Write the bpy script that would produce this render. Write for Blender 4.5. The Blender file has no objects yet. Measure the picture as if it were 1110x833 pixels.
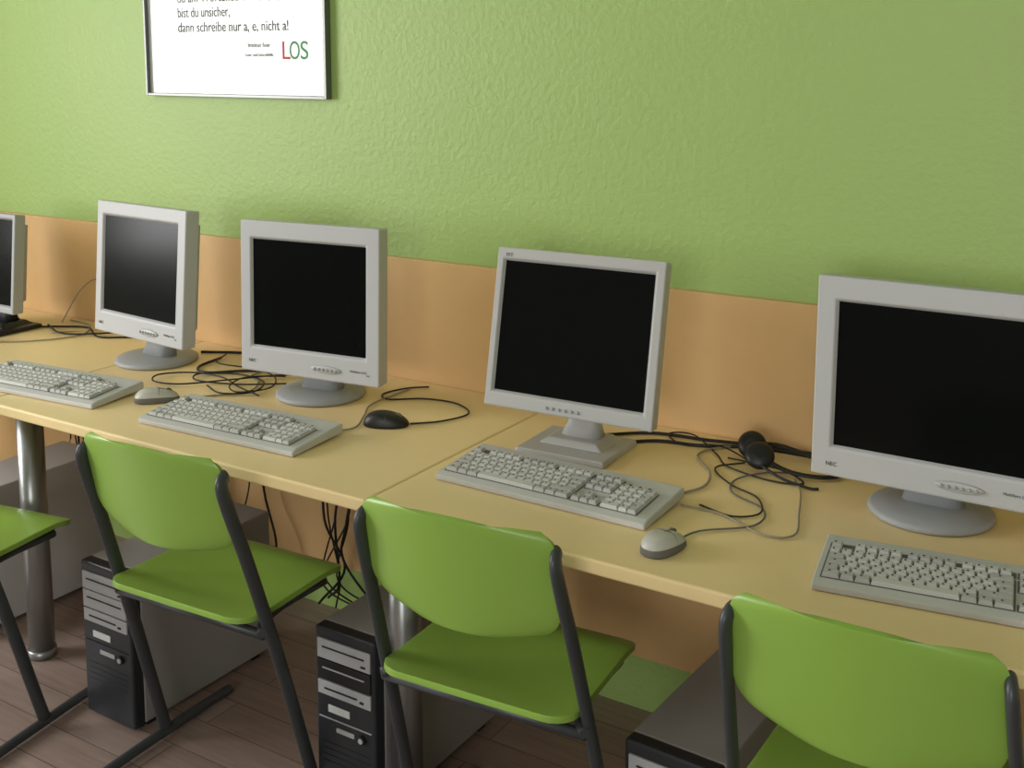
import bpy, bmesh, math, random
from mathutils import Vector, Matrix
random.seed(4)
sc = bpy.context.scene
try:
    sc.view_settings.view_transform = 'Standard'
    sc.view_settings.look = 'None'
except Exception: pass
RAD = math.radians
def lin(r, g, b):
    def c(v):
        v /= 255.
        return v/12.92 if v <= .04045 else ((v+.055)/1.055)**2.4
    return (c(r), c(g), c(b), 1)

# ------------------------------------------------------------------ materials
def mat(name, col, rough=.5, metal=0., bump=0., bscale=50., var=0., vscale=5., spec=.5, coat=0., bdist=.002, detail=4):
    m = bpy.data.materials.new(name); m.use_nodes = True
    nt = m.node_tree; b = nt.nodes['Principled BSDF']
    b.inputs['Base Color'].default_value = col
    b.inputs['Roughness'].default_value = rough
    b.inputs['Metallic'].default_value = metal
    b.inputs['Specular IOR Level'].default_value = spec
    b.inputs['Coat Weight'].default_value = coat
    tc = nt.nodes.new('ShaderNodeTexCoord')
    if var > 0:
        n = nt.nodes.new('ShaderNodeTexNoise'); n.inputs['Scale'].default_value = vscale; n.inputs['Detail'].default_value = 4
        nt.links.new(tc.outputs['Object'], n.inputs['Vector'])
        r = nt.nodes.new('ShaderNodeMapRange'); r.inputs['To Min'].default_value = 1-var; r.inputs['To Max'].default_value = 1+var
        nt.links.new(n.outputs['Fac'], r.inputs['Value'])
        mx = nt.nodes.new('ShaderNodeVectorMath'); mx.operation = 'SCALE'
        mx.inputs[0].default_value = col[:3]
        nt.links.new(r.outputs['Result'], mx.inputs['Scale'])
        nt.links.new(mx.outputs[0], b.inputs['Base Color'])
    if bump > 0:
        n = nt.nodes.new('ShaderNodeTexNoise'); n.inputs['Scale'].default_value = bscale; n.inputs['Detail'].default_value = detail
        nt.links.new(tc.outputs['Object'], n.inputs['Vector'])
        bp = nt.nodes.new('ShaderNodeBump'); bp.inputs['Strength'].default_value = bump; bp.inputs['Distance'].default_value = bdist
        nt.links.new(n.outputs['Fac'], bp.inputs['Height']); nt.links.new(bp.outputs['Normal'], b.inputs['Normal'])
    return m

M = {}
M['wall'] = mat('green_plaster', lin(163, 190, 110), .5, bump=.35, bscale=62, bdist=.006, var=.03, vscale=3, detail=2)
M['ceil'] = mat('white_ceiling', (.6, .6, .57, 1), .9)
M['wallw'] = mat('pale_plaster', (.40, .43, .33, 1), .8, bump=.3, bscale=70)
M['desk'] = mat('desk_laminate', lin(245, 218, 162), .40, var=.02, vscale=30, bump=.04, bscale=600, bdist=.0004)
M['panel'] = mat('orange_panel', lin(222, 180, 124), .5, var=.05, vscale=14, bump=.05, bscale=400, bdist=.0005)
M['chairg'] = mat('chair_green', lin(142, 178, 76), .34, bump=.12, bscale=500, bdist=.0005, var=.03, vscale=8)
M['steel_dk'] = mat('dark_grey_powder_coat', lin(74, 77, 80), .4, metal=.3)
M['chrome'] = mat('leg_metal', lin(158, 158, 158), .34, metal=.8)
M['rail'] = mat('rail_metal', lin(120, 118, 112), .5, metal=.4)
M['mon'] = mat('monitor_plastic', lin(190, 190, 191), .45, bump=.05, bscale=900, bdist=.0003)
M['mon2'] = mat('monitor_plastic_silver', lin(184, 183, 181), .4)
M['monb'] = mat('monitor_base_plastic', lin(166, 168, 170), .5)
M['scr'] = mat('screen_black', lin(12, 13, 14), .2, spec=.13)
M['blackp'] = mat('black_plastic', lin(24, 24, 25), .45)
M['cable'] = mat('cable_black', lin(20, 19, 19), .5)
M['cableb'] = mat('cable_beige', lin(150, 142, 125), .5)
M['kb'] = mat('keyboard_case', lin(194, 193, 189), .5)
M['key'] = mat('keycap', lin(206, 205, 201), .5)
M['keyd'] = mat('keycap_grey', lin(186, 185, 182), .5)
M['well'] = mat('key_well', lin(104, 102, 97), .7)
M['ink'] = mat('key_legend', lin(50, 50, 52), .7)
M['beige'] = mat('mouse_plastic', lin(192, 190, 182), .4)
M['pc'] = mat('pc_steel', lin(152, 148, 145), .5, bump=.04, bscale=300)
M['pcd'] = mat('pc_front_dark', lin(40, 42, 47), .4)
M['pcg'] = mat('pc_front_grey', lin(172, 172, 174), .45)
M['pcw'] = mat('pc_white', lin(196, 194, 192), .5)
M['white'] = mat('glazed_paper_white', lin(205, 209, 206), .7, coat=1.0)
M['white'].node_tree.nodes['Principled BSDF'].inputs['Coat Roughness'].default_value = .04
M['alu'] = mat('frame_aluminium', lin(120, 122, 118), .35, metal=.7)
M['txt'] = mat('print_ink', lin(82, 86, 82), .8)
M['red'] = mat('print_red', lin(200, 84, 84), .8)
M['grn'] = mat('print_green', lin(84, 156, 104), .8)
M['winf'] = mat('window_white', (.8, .8, .8, 1), .4)
M['curt'] = mat('curtain_cloth', (.8, .78, .7, 1), .9)

# wood floor
fm = bpy.data.materials.new('floor_laminate'); fm.use_nodes = True
nt = fm.node_tree; b = nt.nodes['Principled BSDF']; b.inputs['Roughness'].default_value = .4
tc = nt.nodes.new('ShaderNodeTexCoord')
br = nt.nodes.new('ShaderNodeTexBrick'); br.inputs['Scale'].default_value = 1
br.inputs['Brick Width'].default_value = 1.2; br.inputs['Row Height'].default_value = .1; br.inputs['Mortar Size'].default_value = .0012
br.inputs['Color1'].default_value = lin(158, 137, 127); br.inputs['Color2'].default_value = lin(142, 121, 112); br.inputs['Mortar'].default_value = lin(84, 70, 65)
nt.links.new(tc.outputs['Object'], br.inputs['Vector'])
mp = nt.nodes.new('ShaderNodeMapping'); mp.inputs['Scale'].default_value = (3, 45, 1)
nz = nt.nodes.new('ShaderNodeTexNoise'); nz.inputs['Scale'].default_value = 1.5; nz.inputs['Detail'].default_value = 6
nt.links.new(tc.outputs['Object'], mp.inputs['Vector']); nt.links.new(mp.outputs[0], nz.inputs['Vector'])
mr = nt.nodes.new('ShaderNodeMapRange'); mr.inputs['To Min'].default_value = .65; mr.inputs['To Max'].default_value = 1.3
nt.links.new(nz.outputs['Fac'], mr.inputs['Value'])
vm = nt.nodes.new('ShaderNodeVectorMath'); vm.operation = 'SCALE'
nt.links.new(br.outputs['Color'], vm.inputs[0]); nt.links.new(mr.outputs[0], vm.inputs['Scale']); nt.links.new(vm.outputs[0], b.inputs['Base Color'])
M['floor'] = fm

# ------------------------------------------------------------------ helpers
def empty(name, loc=(0, 0, 0), yaw=0):
    e = bpy.data.objects.new(name, None); e.empty_display_size = .1
    e.location = loc; e.rotation_euler = (0, 0, yaw)
    sc.collection.objects.link(e); return e
def obj(name, bm, mats, parent=None, smooth=False, bevel=0, seg=2, sub=0, xf=None, autosmooth=True):
    if xf is not None: bm.transform(xf)
    bmesh.ops.recalc_face_normals(bm, faces=bm.faces)
    me = bpy.data.meshes.new(name); bm.to_mesh(me); bm.free()
    if not isinstance(mats, (list, tuple)): mats = [mats]
    for m in mats: me.materials.append(m)
    ob = bpy.data.objects.new(name, me); sc.collection.objects.link(ob)
    if smooth:
        for p in me.polygons: p.use_smooth = True
    if bevel:
        md = ob.modifiers.new('bevel', 'BEVEL'); md.width = bevel; md.segments = seg; md.limit_method = 'ANGLE'; md.angle_limit = RAD(35); md.harden_normals = False
    if sub:
        md = ob.modifiers.new('sub', 'SUBSURF'); md.levels = sub; md.render_levels = sub
    if parent: ob.parent = parent
    return ob
def abox(bm, c, s, mi=0, top=(1, 1), rot=None):
    """box centre c size s; top = scale of the +z face"""
    vs = []
    for dz in (-.5, .5):
        k = top if dz > 0 else (1, 1)
        for dx, dy in ((-.5, -.5), (.5, -.5), (.5, .5), (-.5, .5)):
            v = Vector((dx*s[0]*k[0], dy*s[1]*k[1], dz*s[2]))
            if rot: v = rot @ v
            vs.append(bm.verts.new(v+Vector(c)))
    for f in ((0, 3, 2, 1), (4, 5, 6, 7), (0, 1, 5, 4), (1, 2, 6, 5), (2, 3, 7, 6), (3, 0, 4, 7)):
        fc = bm.faces.new([vs[i] for i in f]); fc.material_index = mi
    return vs
def box(name, c, s, m, parent=None, bevel=0, seg=2, xf=None, top=(1, 1)):
    bm = bmesh.new(); abox(bm, c, s, 0, top)
    return obj(name, bm, m, parent, bevel=bevel, seg=seg, xf=xf)
def acyl(bm, c, r, h, n=32, mi=0, axis='z', r2=None, sy=1.):
    r2 = r if r2 is None else r2
    rings = []
    for z, rr in ((-h/2, r), (h/2, r2)):
        ring = []
        for i in range(n):
            a = 2*math.pi*i/n; v = Vector((rr*math.cos(a), rr*sy*math.sin(a), z))
            if axis == 'y': v = Vector((v.x, v.z, v.y))
            if axis == 'x': v = Vector((v.z, v.x, v.y))
            ring.append(bm.verts.new(v+Vector(c)))
        rings.append(ring)
    for i in range(n):
        f = bm.faces.new((rings[0][i], rings[0][(i+1) % n], rings[1][(i+1) % n], rings[1][i])); f.material_index = mi; f.smooth = True
    for rg in rings:
        f = bm.faces.new(rg); f.material_index = mi
def revolve(bm, prof, n=40, c=(0, 0, 0), mi=0, sy=1.):
    rings = []
    for r, z in prof:
        rings.append([bm.verts.new((c[0]+r*math.cos(2*math.pi*i/n), c[1]+sy*r*math.sin(2*math.pi*i/n), c[2]+z)) for i in range(n)])
    for a, b_ in zip(rings, rings[1:]):
        for i in range(n):
            f = bm.faces.new((a[i], a[(i+1) % n], b_[(i+1) % n], b_[i])); f.material_index = mi; f.smooth = True
    bm.faces.new(rings[0]).material_index = mi; bm.faces.new(rings[-1]).material_index = mi
def catmull(pts, k=8):
    P = [Vector(p) for p in pts]; P = [P[0]*2-P[1]]+P+[P[-1]*2-P[-2]]
    out = []
    for i in range(1, len(P)-2):
        for j in range(k):
            t = j/k
            a, b_, c, d = P[i-1], P[i], P[i+1], P[i+2]
            out.append(.5*((2*b_)+(c-a)*t+(2*a-5*b_+4*c-d)*t*t+(3*b_-a-3*c+d)*t**3))
    out.append(P[-2]); return out
def sweep(bm, pts, a, b_, ref=(1, 0, 0), n=12, mi=0):
    """tube with elliptic section: a along ref, b across"""
    pts = [Vector(p) for p in pts]; ref = Vector(ref); rings = []
    for i, p in enumerate(pts):
        t = (pts[min(i+1, len(pts)-1)]-pts[max(i-1, 0)]).normalized()
        s = ref-t*ref.dot(t)
        if s.length < 1e-3: s = Vector((0, 1, 0))-t*t.y
        s.normalize(); u = t.cross(s)
        rings.append([bm.verts.new(p+s*a*math.cos(2*math.pi*k/n)+u*b_*math.sin(2*math.pi*k/n)) for k in range(n)])
    for r0, r1 in zip(rings, rings[1:]):
        for k in range(n):
            f = bm.faces.new((r0[k], r0[(k+1) % n], r1[(k+1) % n], r1[k])); f.smooth = True; f.material_index = mi
    bm.faces.new(rings[0]).material_index = mi; bm.faces.new(rings[-1]).material_index = mi
def cable(name, pts, r=.0022, m=None, parent=None, k=8):
    bm = bmesh.new(); sweep(bm, catmull(pts, k), r, r, ref=(.13, .21, .97), n=8)
    return obj(name, bm, m or M['cable'], parent)
def text(name, s, loc, size, m, parent=None, rot=(RAD(90), 0, 0), xf=None, width=None, bold=0):
    cu = bpy.data.curves.new(name, 'FONT'); cu.body = s; cu.size = size; cu.extrude = .0002; cu.offset = bold
    ob = bpy.data.objects.new(name, cu); sc.collection.objects.link(ob)
    cu.materials.append(m)
    if xf is not None: ob.matrix_local = xf @ Matrix.Translation(loc) @ Matrix.Rotation(RAD(90), 4, 'X')
    else: ob.location = loc; ob.rotation_euler = rot
    if width:
        bpy.context.view_layer.update(); w = ob.dimensions.x
        if w > 0: ob.scale = (width/w, 1, 1)
    if parent: ob.parent = parent
    return ob

# ------------------------------------------------------------------ room shell
XL, XR, YF, H = -3.3, 3.4, -5.2, 2.75
box('floor', ((XL+XR)/2, YF/2, -.05), (XR-XL, -YF, .1), M['floor'])
box('ceiling', ((XL+XR)/2, YF/2, H+.05), (XR-XL, -YF, .1), M['ceil'])
box('wall_back', ((XL+XR)/2, .06, H/2), (XR-XL+.24, .12, H), M['wall'])
box('wall_right', (XR+.06, YF/2, H/2), (.12, -YF, H), M['wallw'])
def wall_holes(name, fixed, axis, lo, hi, holes, m):
    bm = bmesh.new(); th = .12
    def add(a0, a1, z0, z1):
        if a1-a0 < 1e-4 or z1-z0 < 1e-4: return
        c = (a0+a1)/2; s = a1-a0
        if axis == 'y': abox(bm, (fixed, c, (z0+z1)/2), (th, s, z1-z0))
        else: abox(bm, (c, fixed, (z0+z1)/2), (s, th, z1-z0))
    cur = lo
    for a0, a1, z0, z1 in holes:
        add(cur, a0, 0, H); add(a0, a1, 0, z0); add(a0, a1, z1, H); cur = a1
    add(cur, hi, 0, H)
    return obj(name, bm, m)
LW = [(-3.3, -1.25, .85, 2.45)]
wall_holes('wall_left', XL-.06, 'y', YF, 0, LW, M['wallw'])
FW = [(.6, 2.4, .95, 2.35)]
wall_holes('wall_front', YF-.06, 'x', XL, XR, FW, M['wallw'])
def window(name, fixed, axis, a0, a1, z0, z1):
    bm = bmesh.new(); t = .05
    def add(c0, c1, y0, y1):
        c = (c0+c1)/2
        if axis == 'y': abox(bm, (fixed, c, (y0+y1)/2), (.06, c1-c0, y1-y0))
        else: abox(bm, (c, fixed, (y0+y1)/2), (c1-c0, .06, y1-y0))
    add(a0, a1, z0, z0+t); add(a0, a1, z1-t, z1); add(a0, a0+t, z0, z1); add(a1-t, a1, z0, z1)
    mid = (a0+a1)/2; add(mid-.04, mid+.04, z0, z1)
    return obj(name, bm, M['winf'])
window('window_1', XL-.06, 'y', *LW[0]); window('window_2', YF-.06, 'x', *FW[0])
def curtain(x, y0, y1):
    bm = bmesh.new(); n = 60; prev = None
    for i in range(n+1):
        y = y0+(y1-y0)*i/n; dx = .03*math.sin(i*.9)
        a = bm.verts.new((x+dx, y, .3)); b_ = bm.verts.new((x+dx, y, 2.5))
        if prev: bm.faces.new((prev[0], a, b_, prev[1]))
        prev = (a, b_)
    return obj('curtain', bm, M['curt'], smooth=True)
curtain(XL+.12, -1.40, -1.0); curtain(XL+.12, -3.6, -3.15)

# wainscot panel along the wall
bm = bmesh.new(); abox(bm, (.05, -.009, .59), (6.4, .018, .90))
obj('trim_1', bm, M['panel'], bevel=.002)

# ------------------------------------------------------------------ desks
DZ = .72; DY = -.732
def desk(x0, x1, right_leg=False):
    e = empty('computer_desk', ((x0+x1)/2, DY/2-.01, 0)); w = x1-x0
    d = -DY-.02
    box('desk_top', (0, 0, DZ-.0135), (w-.002, d, .027), M['desk'], e, bevel=.005, seg=3)
    yl = -.61-(DY/2-.01); yr = .27
    box('front_rail', (0, yl, DZ-.047), (w-.07, .03, .038), M['rail'], e, bevel=.003)
    box('rear_rail', (0, yr, DZ-.047), (w-.07, .03, .038), M['rail'], e, bevel=.003)
    xs = [-w/2] + ([w/2] if right_leg else [])
    for i, x in enumerate(xs):
        for j, y in enumerate((yl, yr)):
            bm = bmesh.new(); acyl(bm, (x, y, DZ/2-.012), .033, DZ-.03, 32)
            acyl(bm, (x, y, .012), .036, .024, 32)
            obj('leg_%d' % (i*2+j+1), bm, M['chrome'], e)
        box('side_rail_%d' % (i+1), (x, (yl+yr)/2, DZ-.047), (.03, yr-yl-.07, .036), M['rail'], e)
    return e
desk(-2.4, -1.2); desk(-1.2, 0); desk(0, 1.2); desk(1.2, 2.4, True)

# ------------------------------------------------------------------ chairs
def rr_inset(d, r):
    return 0 if d >= r else r-math.sqrt(max(0, r*r-(r-d)**2))
def chair(x, y, yaw):
    e = empty('school_chair', (x, y, 0), RAD(yaw))
    # backrest
    bm = bmesh.new(); nu, nv = 24, 20; hw, hh = .185, .096; G = []
    for j in range(nv+1):
        v = -math.cos(math.pi*j/nv); row = []
        for i in range(nu+1):
            u = -math.cos(math.pi*i/nu)*.35+(2*i/nu-1)*.65
            d_top = (1-v)*hh; d_bot = (1+v)*hh
            W = hw-rr_inset(d_top, .024)-rr_inset(d_bot, .06)
            px = u*W
            pz = .700+v*hh+(.012*(1-u*u) if v > 0 else -.012*(1-u*u))*abs(v)
            # convex to the rear, leaning back a little
            py = -.206-(pz-.71)*.22-.034*(1-u*u)
            row.append(bm.verts.new((px, py, pz)))
        G.append(row)
    for j in range(nv):
        for i in range(nu):
            bm.faces.new((G[j][i], G[j][i+1], G[j+1][i+1], G[j+1][i]))
    ob = obj('backrest', bm, M['chairg'], e, smooth=True)
    md = ob.modifiers.new('s', 'SOLIDIFY'); md.thickness = .011; md.offset = 0
    md = ob.modifiers.new('b', 'BEVEL'); md.width = .0035; md.segments = 3; md.limit_method = 'ANGLE'; md.angle_limit = RAD(50)
    # seat
    bm = bmesh.new(); G = []; y0, y1 = -.19, .16
    for j in range(nv+1):
        t = .5-.5*math.cos(math.pi*j/nv); py = y0+(y1-y0)*t; row = []
        for i in range(nu+1):
            u = -math.cos(math.pi*i/nu)*.35+(2*i/nu-1)*.65
            W = .195-.008*t-rr_inset(py-y0, .05)-rr_inset(y1-py, .045)
            pz = .452-.014*(1-u*u)*math.sin(math.pi*min(1, t*1.15)) - .022*max(0, (t-.75)/.25)**2 + .006*max(0, (.2-t)/.2)
            row.append(bm.verts.new((u*W, py, pz)))
        G.append(row)
    for j in range(nv):
        for i in range(nu):
            bm.faces.new((G[j][i], G[j][i+1], G[j+1][i+1], G[j+1][i]))
    ob = obj('seat', bm, M['chairg'], e, smooth=True)
    md = ob.modifiers.new('s', 'SOLIDIFY'); md.thickness = .012; md.offset = 0
    md = ob.modifiers.new('b', 'BEVEL'); md.width = .004; md.segments = 3; md.limit_method = 'ANGLE'; md.angle_limit = RAD(50)
    for k, s in enumerate((-1, 1)):
        bm = bmesh.new()
        path = catmull([(s*.184, -.212, .766), (s*.1885, -.226, .760), (s*.191, -.227, .738), (s*.194, -.209, .68), (s*.199, -.178, .59), (s*.209, -.10, .34), (s*.218, -.02, .06), (s*.219, -.008, .022)], 5)
        sweep(bm, path, .009, .016, n=14)
        obj('post_%d' % (k+1), bm, M['steel_dk'], e)
        bm = bmesh.new()
        sweep(bm, catmull([(s*.219, -.215, .012), (s*.219, -.20, .013), (s*.219, -.1, .015), (s*.219, .1, .015), (s*.219, .185, .013), (s*.219, .20, .012)], 4), .012, .011, n=12)
        obj('skid_%d' % (k+1), bm, M['steel_dk'], e)
        bm = bmesh.new()
        sweep(bm, catmull([(s*.207, -.148, .425), (s*.185, -.12, .428), (s*.165, -.05, .428), (s*.165, .10, .424)], 4), .010, .010, n=10)
        obj('seat_rail_%d' % (k+1), bm, M['steel_dk'], e)
    bm = bmesh.new(); sweep(bm, [(-.165, .09, .424), (.165, .09, .424)], .010, .010, ref=(0, 0, 1), n=10)
    sweep(bm, [(-.205, -.14, .418), (.205, -.14, .418)], .010, .010, ref=(0, 0, 1), n=10)
    obj('cross_tube', bm, M['steel_dk'], e)
    return e
chair(-.420, -.668, 3); chair(.278, -.63, 4); chair(.966, -.64, 1); chair(-1.125, -.84, 9)

# ------------------------------------------------------------------ monitors
def monitor(cx, cy, cz, yaw, tilt, w, h, mg, base, style='disc', body='mon', basem='monb', label='NEC'):
    a = RAD(yaw); e = empty('computer_monitor', (cx, cy, DZ), a)
    X = Matrix.Translation((0, 0, cz-DZ)) @ Matrix.Rotation(-RAD(tilt), 4, 'X')
    l, t, r, b_ = mg
    dep = .045 if style == 'disc' else .038
    bm = bmesh.new()
    def q(xa, xb, za, zb, y): return [bm.verts.new((x, y, z)) for x, z in ((xa, za), (xb, za), (xb, zb), (xa, zb))]
    of = q(-w/2, w/2, -h/2, h/2, 0); fi = q(-w/2+l, w/2-r, -h/2+b_, h/2-t, .0)
    inn = q(-w/2+l+.004, w/2-r-.004, -h/2+b_+.004, h/2-t-.004, .009)
    k = .985; ob_ = q(-w/2*k, w/2*k, -h/2*k, h/2*k, dep)
    for i in range(4):
        j = (i+1) % 4
        bm.faces.new((of[i], of[j], fi[j], fi[i])); bm.faces.new((fi[i], fi[j], inn[j], inn[i])); bm.faces.new((of[j], of[i], ob_[i], ob_[j]))
    bm.faces.new(inn); bm.faces.new(ob_)
    obj('bezel', bm, M[body], e, bevel=.004, seg=3, xf=X)
    # screen
    box('screen', ((l-r)/2, .0075, (b_-t)/2), (w-l-r-.009, .002, h-t-b_-.009), M['scr'], e, xf=X)
    # rear housing
    bm = bmesh.new()
    abox(bm, (0, 0, 0), (w*.86, h*.82, .03), top=(.95, .93)); abox(bm, (0, 0, .03), (w*.62, h*.6, .035), top=(.8, .8))
    for i in range(9): abox(bm, (0, h*.33-i*.008, .0155), (w*.5, .003, .002), 1)
    obj('rear_housing', bm, [M[body], M['well']], e, bevel=.004, xf=X @ Matrix.Translation((0, dep+.014, 0)) @ Matrix.Rotation(-RAD(90), 4, 'X'))
    # controls
    bm = bmesh.new(); zc = -h/2+b_*.45
    if style == 'disc':
        x0 = w*.13
        revolve(bm, [(.0435, 0.0), (.042, .003), (.036, .0045), (.001, .0045)], 32, (0, 0, 0), 0, sy=.22)
        for i in range(6): revolve(bm, [(.0035, .004), (.0035, .007), (.002, .008)], 12, (-.03+i*.012, 0, 0), 1)
        obj('control_pod', bm, [M['mon2'], M['monb']], e, xf=X @ Matrix.Translation((x0, 0.0, zc)) @ Matrix.Rotation(RAD(90), 4, 'X'))
        bm = bmesh.new(); abox(bm, (w/2-.03, -.0005, zc-.002), (.008, .002, .003)); obj('power_led', bm, M['grn'], e, xf=X)
        text('model_label', 'MultiSync LCD', (w*.30, -.0006, zc+.002), .0075, M['ink'], e, xf=X)
        text('maker_label', label, (-w/2+l*.8, -.0006, zc-.004), .011, M['ink'], e, xf=X)
    else:
        for i in range(6): revolve(bm, [(.0035, 0), (.0035, .003), (.002, .004)], 12, (-.035+i*.0145, 0, 0), 0)
        obj('buttons', bm, [M['monb']], e, xf=X @ Matrix.Translation((-w*.02, 0.0, zc)) @ Matrix.Rotation(RAD(90), 4, 'X'))
        if label: text('maker_label', 'TFT', (-w/2+.02, -.0006, h/2-.02), .011, M['ink'], e, xf=X)
    # base
    bl = Matrix.Rotation(-a, 3, 'Z') @ Vector((base[0]-cx, base[1]-cy, 0))
    bx, by = bl.x, bl.y
    nb = (by+.01 if style == 'disc' else by+.03)
    nb = max(nb, dep+.02)
    bm = bmesh.new()
    sec = [(bx, nb, .018, .055, .03), (bx*.7, nb+.003, .06, .045, .022), (bx*.3, nb+.003, .12, .042, .02), (0, dep+.045, cz-DZ, .04, .018)]
    if style != 'disc': sec = [(bx, nb, .016, .05, .03), (bx*.6, nb, .05, .038, .02), (bx*.3, nb, .12, .035, .018), (0, dep+.045, cz-DZ, .035, .018)]
    rings = []
    for (sx, sy, sz, ax, ay) in sec:
        rings.append([bm.verts.new((sx+ax*math.copysign(abs(math.cos(2*math.pi*i/24))**.6, math.cos(2*math.pi*i/24)), sy+ay*math.copysign(abs(math.sin(2*math.pi*i/24))**.6, math.sin(2*math.pi*i/24)), sz)) for i in range(24)])
    for r0, r1 in zip(rings, rings[1:]):
        for i in range(24):
            f = bm.faces.new((r0[i], r0[(i+1) % 24], r1[(i+1) % 24], r1[i])); f.smooth = True
    bm.faces.new(rings[0]); bm.faces.new(rings[-1])
    obj('neck', bm, M[basem], e)
    if style == 'disc':
        bm = bmesh.new()
        revolve(bm, [(.108, 0), (.112, .004), (.111, .010), (.105, .014), (.07, .017), (.03, .019)], 56, (bx, by, .0005))
        obj('base', bm, M[basem], e)
    else:
        bm = bmesh.new()
        abox(bm, (bx, by, .007), (.21, .175, .013), top=(.97, .96))
        abox(bm, (bx, by+.02, .019), (.15, .11, .012), top=(.75, .75))
        obj('base', bm, M[basem], e, bevel=.003)
    return e
monitor(-1.122, -.311, .981, -5.4, 4.6, .398, .366, (.027, .036, .034, .058), (-1.141, -.245))
monitor(-.506, -.322, .973, 7., 1.9, .400, .377, (.030, .042, .036, .062), (-.535, -.250))
monitor(.214, -.312, .982, 2.5, 11.1, .390, .342, (.015, .024, .020, .031), (.20, -.262), style='plate', body='mon2', basem='mon2')
monitor(.924, -.27, .963, -.5, 1.0, .425, .382, (.035, .043, .038, .056), (.923, -.222))
monitor(-1.865, -.30, .945, 0, 5, .36, .30, (.014, .014, .014, .02), (-1.86, -.25), style='plate', body='monb', basem='blackp', label='')

# ------------------------------------------------------------------ keyboards
def keyboard(x, y, yaw, w=.462, d=.170):
    e = empty('keyboard', (x, y, DZ), RAD(yaw))
    bm = bmesh.new()
    prof = [(-d/2, .001), (-d/2, .012), (-d/2+.014, .017), (d/2-.028, .027), (d/2-.004, .029), (d/2, .024), (d/2, .008)]
    L = [bm.verts.new((-w/2, p[0], p[1])) for p in prof]; Rr = [bm.verts.new((w/2, p[0], p[1])) for p in prof]
    n = len(prof)
    for i in range(n): bm.faces.new((L[i], L[(i+1) % n], Rr[(i+1) % n], Rr[i]))
    bm.faces.new(L); bm.faces.new(Rr)
    obj('case', bm, M['kb'], e, bevel=.0025, seg=2)
    sl = (.027-.017)/(d-.042); ang = math.atan(sl)
    bx = bmesh.new()
    U = .0187
    def top(yy): return .017+(yy+d/2-.014)*sl
    yk0 = -d/2+.022; rows = 5
    x0 = -w/2+.012
    def well(xa, xb, ya, yb):
        ym = (ya+yb)/2
        abox(bx, ((xa+xb)/2, ym, top(ym)+.0004), (xb-xa, yb-ya, .0012), 2, rot=Matrix.Rotation(ang, 3, 'X'))
    def key(xa, row_y, ww, mi=0, hgt=U):
        xm = xa+ww/2; ym = row_y
        z = top(ym)
        Rm = Matrix.Rotation(ang, 3, 'X')
        kx = 1-.0046/ww; ky = 1-.0046/hgt
        abox(bx, (xm, ym, z+.004), (ww-.0008, hgt-.001, .008), mi, top=(kx, ky), rot=Rm)
        abox(bx, (xm-min(ww, U)*.14, ym+hgt*.10, z+.0082), (.0034, .0040, .0003), 3, rot=Rm)
    R = [yk0+U*(i+.5)-.010+.006 for i in range(5)]
    Ry = [r for r in R]; fy = Ry[4]+U*1.28
    well(x0-.002, x0+15*U+.002, Ry[0]-U/2-.001, Ry[4]+U/2+.001); well(x0-.002, x0+15*U+.002, fy-U/2, fy+U/2)
    xn = x0+15*U+.006; well(xn-.002, xn+3*U+.002, Ry[3]-U/2, Ry[4]+U/2); well(xn-.002, xn+3*U+.002, Ry[0]-U/2-.001, Ry[0]+U/2)
    well(xn+U-.001, xn+2*U+.001, Ry[1]-U/2, Ry[1]+U/2); well(xn-.002, xn+3*U+.002, fy-U/2, fy+U/2)
    xp = xn+3*U+.006; well(xp-.002, xp+4*U+.002, Ry[0]-U/2-.001, Ry[4]+U/2+.001)
    lay = [[1.5, 1.2, 1.3, 7, 1.3, 1.2, 1.5], [1.25]+[1]*11+[2.75], [1.75]+[1]*12+[1.25], [1.5]+[1]*12+[1.5], [1]*13+[2]]
    for ry, row in zip(Ry, lay):
        cx = x0
        for i, u in enumerate(row):
            key(cx, ry, u*U, 1 if (u > 1 and u < 6) else 0); cx += u*U
    key(x0, fy, U, 1)
    for g_ in range(3):
        for i in range(4): key(x0+U*(2+g_*4.4+i), fy, U, 1 if g_ == 1 else 0)
    for i in range(3):
        key(xn+i*U, fy, U, 1); key(xn+i*U, Ry[4], U, 1); key(xn+i*U, Ry[3], U, 1); key(xn+i*U, Ry[0], U, 1)
    key(xn+U, Ry[1], U, 1)
    for j in range(5):
        for i in range(3):
            if j == 0 and i == 1: continue
            key(xp+i*U, Ry[j], U*(2 if (j == 0 and i == 0) else 1), 0)
    key(xp+3*U, Ry[4], U, 1)
    key(xp+3*U, (Ry[0]+Ry[1])/2, U, 1, 2*U); key(xp+3*U, (Ry[2]+Ry[3])/2, U, 1, 2*U)
    for i in range(3): abox(bx, (xp+.01+i*.02, fy, top(fy)+.0012), (.005, .002, .001), 3)
    obj('keys', bx, [M['key'], M['keyd'], M['well'], M['ink']], e)
    bm = bmesh.new()
    for s in (-1, 1): abox(bm, (s*w*.4, d/2-.015, .005), (.025, .012, .010))
    for s in (-1, 1): abox(bm, (s*w*.4, -d/2+.015, .001), (.02, .01, .002))
    obj('feet', bm, M['kb'], e)
    return e
keyboard(-1.15, -.575, 5); keyboard(-.51, -.555, 2); keyboard(.283, -.492, -1); keyboard(1.05, -.53, 8)

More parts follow.
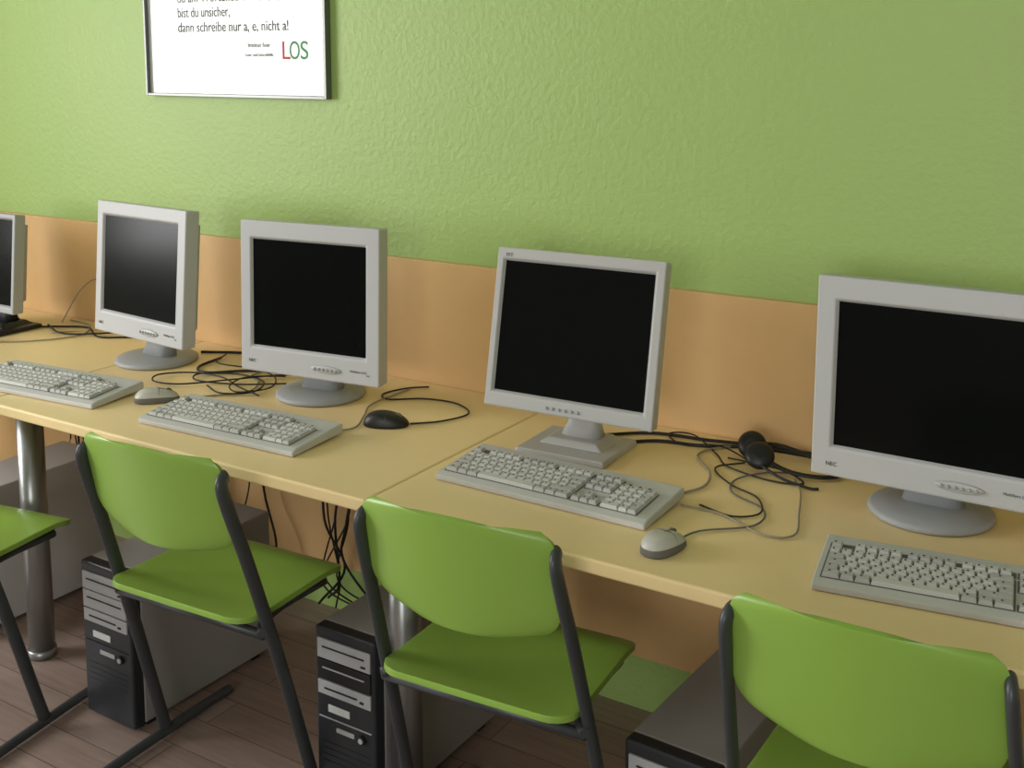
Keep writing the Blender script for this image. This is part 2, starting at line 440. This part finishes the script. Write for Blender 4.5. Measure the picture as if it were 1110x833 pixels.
# ------------------------------------------------------------------ mice
def mouse(x, y, yaw, m, dark=False, L=.108, W=.060, side=None):
    e = empty('computer_mouse', (x, y, DZ), RAD(yaw))
    bm = bmesh.new(); nu, nv = 32, 12; rings = []; HH = .029
    def crown(py): return HH*(1-.22*(py/(L/2))-.30*(py/(L/2))**2)
    def P(a, t):
        rr = math.cos(t*math.pi/2)**.45
        px = W/2*rr*math.copysign(abs(math.cos(a))**.85, math.cos(a)); py = L/2*rr*math.copysign(abs(math.sin(a))**.85, math.sin(a))
        return (px, py, .003+crown(py)*math.sin(t*math.pi/2)**.9)
    rings.append([bm.verts.new((P(2*math.pi*i/nu, 0)[0]*.94, P(2*math.pi*i/nu, 0)[1]*.94, .0005)) for i in range(nu)])
    for j in range(nv): rings.append([bm.verts.new(P(2*math.pi*i/nu, j/nv)) for i in range(nu)])
    for j, (r0, r1) in enumerate(zip(rings, rings[1:])):
        for i in range(nu): bm.faces.new((r0[i], r0[(i+1) % nu], r1[(i+1) % nu], r1[i])).material_index = 1 if j < 4 else 0
    bm.faces.new(rings[0]).material_index = 1; bm.faces.new(rings[-1])
    obj('shell', bm, [m, side or m], e, smooth=True)
    def surf(px, py):
        k = min(1, math.sqrt((px/(W/2))**2+(py/(L/2))**2)); t = math.acos(min(1, k**(1/.45)))/(math.pi/2)
        return .003+crown(py)*math.sin(t*math.pi/2)**.9
    bm = bmesh.new()
    sweep(bm, [(0, yy, surf(0, yy)+.0000) for yy in [L*.46-i*L*.04 for i in range(12)]], .0008, .0008, n=6)
    sweep(bm, [(xx, L*.02+.004*math.cos(xx*60), surf(xx, L*.02+.004)+.0002) for xx in [-.027+i*.0027 for i in range(21)]], .0007, .0007, ref=(0, 0, 1), n=6)
    obj('button_seams', bm, M['well'] if not dark else M['steel_dk'], e)
    bm = bmesh.new(); acyl(bm, (0, L*.26, surf(0, L*.26)-.005), .009, .007, 20, axis='x')
    obj('scroll_wheel', bm, M['well'], e)
    return e
mouse(-.84, -.505, -35, M['beige'], side=M['well']); mouse(-.245, -.355, -62, M['blackp'], True, .105, .06); mouse(.572, -.63, -10, M['beige'], False, .1, .06, side=M['well'])
mouse(-1.755, -.40, -60, M['blackp'], True)

# ------------------------------------------------------------------ PC towers
def tower(x, y, yaw, w, d, h, front='pcd', body='pc', kind=0):
    e = empty('computer_tower', (x, y, 0), RAD(yaw))
    box('steel_case', (0, .015, h/2+.006), (w, d-.03, h-.012), M[body], e, bevel=.003)
    yf = -d/2
    box('front_bezel', (0, yf+.015, h/2+.004), (w, .032, h-.006), M[front], e, bevel=.006, seg=3)
    bm = bmesh.new(); y0 = yf-.002
    g_, dk, wh = 0, 1, 2
    abox(bm, (0, y0, h-.043), (w*.88, .006, .042), g_); abox(bm, (0, y0-.004, h-.038), (w*.7, .003, .003), dk); abox(bm, (w*.33, y0-.004, h-.054), (.012, .003, .004), dk)
    abox(bm, (0, y0, h-.088), (w*.88, .006, .042), dk if kind == 1 else g_); abox(bm, (0, y0-.004, h-.083), (w*.7, .003, .003), g_ if kind == 1 else dk)
    abox(bm, (0, y0, h-.128), (w*.88, .006, .030), g_); abox(bm, (-w*.05, y0-.004, h-.128), (w*.55, .002, .004), dk); abox(bm, (w*.3, y0-.004, h-.132), (.010, .003, .005), dk)
    abox(bm, (-w*.1, y0, h-.172), (w*.36, .003, .016), wh)
    for i in range(4): abox(bm, (0, y0+.001, h*.36-i*.014), (w*.8, .003, .002), dk)
    abox(bm, (0, y0, h*.5), (w*.88, .004, .002), g_ if kind else dk)
    acyl(bm, (w*.28, y0-.002, h*.5-.02), .010, .008, 20, dk, 'y'); acyl(bm, (w*.28, y0-.006, h*.5-.02), .006, .003, 16, g_, 'y')
    abox(bm, (0, y0, h*.5-.02), (w*.3, .003, .010), g_)
    obj('front_details', bm, [M['pcg'], M['blackp'], M['white']], e, bevel=.001)
    bm = bmesh.new()
    for sx in (-1, 1):
        for sy in (-1, 1): abox(bm, (sx*w*.38, sy*d*.38, .0035), (.025, .025, .007))
    obj('feet', bm, M['blackp'], e)
    return e
tower(-.79, -.495, 0, .17, .45, .385); tower(-.111, -.445, 0, .158, .45, .39, kind=1)
tower(.635, -.48, -3, .175, .44, .395, kind=2); tower(-1.51, -.45, 0, .18, .45, .40, front='pcg', body='pcw')

# ------------------------------------------------------------------ framed poster
fx0, fx1, fz0, fz1 = -1.402, -.696, 1.445, 1.965
e = empty('framed_poster', ((fx0+fx1)/2, 0, (fz0+fz1)/2)); fw, fh = fx1-fx0, fz1-fz0
box('glazed_paper', (0, -.008, 0), (fw-.01, .006, fh-.01), M['white'], e)
bm = bmesh.new()
for s in (-1, 1):
    abox(bm, (s*(fw/2-.004), -.012, 0), (.008, .022, fh)); abox(bm, (0, -.012, s*(fh/2-.004)), (fw-.016, .022, .008))
obj('frame', bm, M['alu'], e, bevel=.001)
ox, oz = (fx0+fx1)/2, (fz0+fz1)/2
for i, (s, wd) in enumerate((('dann schreibe nur a, e, nicht a!', .43), ('bist du unsicher,', .21), ('du am Wortende ein a, e, u,', .40), ('und schreibe es genau so.', .36), ('Hoerst', .1))):
    text('line_%d' % (i+1), s, (-1.268-ox, -.0115, 1.630+i*.042-oz), .040, M['txt'], e, width=wd)
text('logo_l', 'L', (-.865-ox, -.0115, 1.552-oz), .07, M['red'], e); text('logo_o', 'O', (-.836-ox, -.0115, 1.552-oz), .07, M['grn'], e, width=.036); text('logo_s', 'S', (-.797-ox, -.0115, 1.552-oz), .07, M['grn'], e)
text('small_print_1', 'Institut fuer', (-.99-ox, -.0115, 1.585-oz), .018, M['txt'], e); text('small_print_2', 'Lese- und Schreibhilfe', (-1.0-ox, -.0115, 1.56-oz), .012, M['txt'], e)

# ------------------------------------------------------------------ headphones
e = empty('headphones', (.585, -.145, DZ))
def cup(name, c, tilt, yaw):
    bm = bmesh.new(); revolve(bm, [(.018, 0), (.027, .002), (.030, .008), (.029, .014), (.023, .020), (.010, .024)], 32)
    return obj(name, bm, M['blackp'], e, xf=Matrix.Translation(c) @ Matrix.Rotation(RAD(yaw), 4, 'Z') @ Matrix.Rotation(RAD(tilt), 4, 'X'))
cup('ear_cup_1', (-.008, -.03, .026), 45, 20); cup('ear_cup_2', (-.045, .03, .026), 55, 10)
bm = bmesh.new(); sweep(bm, catmull([(-.04, .04, .03), (.0, .065, .026), (.06, .065, .016), (.12, .045, .010), (.145, .01, .008), (.12, -.025, .008), (.06, -.04, .012), (.0, -.035, .028)], 8), .004, .007, ref=(0, 0, 1), n=10)
obj('headband', bm, M['blackp'], e)
bm = bmesh.new(); sweep(bm, catmull([(-.01, -.045, .022), (.05, -.075, .010), (.11, -.085, .004), (.13, -.08, .004)], 6), .003, .003, ref=(0, 0, 1), n=8)
obj('mic_boom', bm, M['blackp'], e)

# ------------------------------------------------------------------ cables on the desk
Z = .0035
def flat(name, pts, r=.0022, m=None, dz=0):
    return cable(name, [(p[0]-TG[0], p[1]-TG[1], Z+dz+(p[2] if len(p) > 2 else 0)) for p in pts], r, m, TE)
def tangle(x, y):
    global TG, TE
    TG = (x, y); TE = empty('cable_tangle', (x, y, DZ))
tangle(-.25, -.2)
flat('mouse_cable', [(-.20, -.325), (-.15, -.27), (-.13, -.19), (-.20, -.14), (-.29, -.15), (-.36, -.20), (-.40, -.17), (-.38, -.10), (-.34, -.06)])
flat('keyboard_cable', [(-.31, -.46), (-.29, -.41), (-.33, -.33), (-.37, -.25), (-.37, -.1)], r=.0022, m=M['cableb'])
tangle(-.8, -.25)
flat('mouse_cable', [(-.80, -.46), (-.74, -.40), (-.70, -.33), (-.74, -.26), (-.80, -.22), (-.78, -.12), (-.70, -.06)], m=M['cableb'])
flat('monitor_cable', [(-.50, -.13), (-.60, -.11), (-.72, -.13), (-.84, -.2), (-.92, -.27), (-.98, -.24), (-1.0, -.14)], r=.0036, dz=.001)
flat('power_cable_1', [(-.66, -.24), (-.76, -.31), (-.88, -.34), (-.92, -.29), (-.82, -.24), (-.72, -.26), (-.68, -.34), (-.74, -.39), (-.82, -.36)], r=.0022, dz=.003)
flat('power_cable_2', [(-.62, -.14), (-.72, -.19), (-.80, -.29), (-.88, -.39), (-.96, -.41), (-1.0, -.36), (-.94, -.3), (-.84, -.29), (-.74, -.33), (-.64, -.36)], r=.0022, dz=.005)
flat('headphone_cable', [(-.70, -.2), (-.78, -.26), (-.76, -.34), (-.70, -.37), (-.66, -.3), (-.72, -.22), (-.82, -.19), (-.95, -.2), (-1.0, -.12)], r=.002, dz=.007)
flat('monitor_cable_2', [(-1.10, -.12), (-1.0, -.07), (-.92, -.05), (-.8, -.05), (-.65, -.06)], r=.0036)
tangle(.55, -.25)
flat('mouse_cable', [(.58, -.585), (.60, -.53), (.67, -.46), (.66, -.38), (.58, -.33), (.56, -.26), (.60, -.19), (.66, -.16)], r=.0018, m=M['well'])
flat('keyboard_cable_1', [(.49, -.40), (.52, -.33), (.50, -.25), (.44, -.17), (.46, -.10), (.52, -.05)], r=.0025, m=M['cableb'])
flat('keyboard_cable_2', [(.52, -.44), (.60, -.44), (.70, -.49), (.745, -.46), (.72, -.36), (.69, -.26), (.66, -.2)], r=.002, m=M['cableb'])
flat('headphone_cable', [(.54, -.14), (.46, -.10, .004), (.38, -.12), (.33, -.07), (.38, -.05), (.47, -.14), (.52, -.2), (.62, -.23), (.68, -.21), (.62, -.17, .004), (.5, -.15)], r=.0018)
flat('headphone_cable_2', [(.54, -.16), (.50, -.22), (.56, -.29), (.63, -.33), (.66, -.40), (.62, -.44), (.55, -.42)], r=.0018)
flat('monitor_cable', [(.26, -.19), (.33, -.13), (.42, -.11), (.50, -.07), (.60, -.05), (.8, -.06)], r=.0038)
flat('power_cable', [(.20, -.17), (.30, -.09), (.42, -.07), (.55, -.04), (.75, -.035)], r=.0036, dz=.001)
tangle(-1.6, -.15)
flat('monitor_cable', [(-1.80, -.2), (-1.70, -.13), (-1.62, -.10), (-1.5, -.16), (-1.42, -.12), (-1.3, -.05)], r=.003)
flat('mouse_cable', [(-1.72, -.37), (-1.62, -.30), (-1.56, -.18), (-1.64, -.08), (-1.76, -.06)], m=M['cableb'])
flat('power_cable', [(-1.75, -.15), (-1.6, -.2), (-1.48, -.1), (-1.5, -.04), (-1.62, -.05)], r=.0028, dz=.004)
cable('headset_cable', [(-1.75+1.6, -.10+.15, .004), (-1.72+1.6, -.05+.15, .10), (-1.66+1.6, -.03+.15, .14), (-1.60+1.6, -.04+.15, .08), (-1.58+1.6, -.08+.15, .004), (-1.66+1.6, -.2+.15, .004)], .0018, M['cableb'], TE)

# cables hanging behind / below the desks
def hang(x0, n, zlo=.12, sp=.06):
    e = empty('cable_bundle', (x0, -.04, 0))
    for i in range(n):
        dx = random.uniform(-sp, sp); r = random.choice((.0025, .0035))
        pts = [(dx, random.uniform(-.03, 0), .68), (dx+random.uniform(-.02, .02), random.uniform(-.06, 0), .5), (dx+random.uniform(-.03, .03), random.uniform(-.08, 0), .32), (dx+random.uniform(-.05, .05), random.uniform(-.08, 0), random.uniform(zlo, .22)), (dx+random.uniform(-.15, .15), random.uniform(-.08, 0), .06)]
        cable('cable_%d' % (i+1), pts, r, M['cable'], e)
hang(-.62, 7, sp=.05); hang(-.98, 3); hang(-1.75, 6)

# ------------------------------------------------------------------ light
w = bpy.data.worlds.new('daylight'); sc.world = w; w.use_nodes = True
w.node_tree.nodes['Background'].inputs[0].default_value = (.85, .93, 1, 1); w.node_tree.nodes['Background'].inputs[1].default_value = 2.0
def area(name, loc, rot, sx, sy, en, col=(1, .99, .97)):
    L = bpy.data.lights.new(name, 'AREA'); L.shape = 'RECTANGLE'; L.size = sx; L.size_y = sy; L.energy = en; L.color = col
    o = bpy.data.objects.new(name, L); o.location = loc; o.rotation_euler = rot; sc.collection.objects.link(o); return o
area('window_daylight_1', (XL+.03, -2.27, 1.65), (0, -RAD(90), 0), 1.5, 1.9, 98)
area('window_daylight_2', (1.5, YF+.03, 1.65), (RAD(90), 0, 0), 1.7, 1.3, 48)

# ------------------------------------------------------------------ camera
cd = bpy.data.cameras.new('camera'); cam = bpy.data.objects.new('camera', cd); sc.collection.objects.link(cam)
cam.location = (1.344, -2.35, 1.55)
cam.rotation_euler = (RAD(90-7.57), 0, RAD(32.3))
cd.sensor_fit = 'HORIZONTAL'; cd.sensor_width = 36; cd.lens = 1242/1110*36
cd.shift_x = (555-550)/1110; cd.shift_y = -(416.5-230)/1110
cd.clip_start = .02
sc.camera = cam
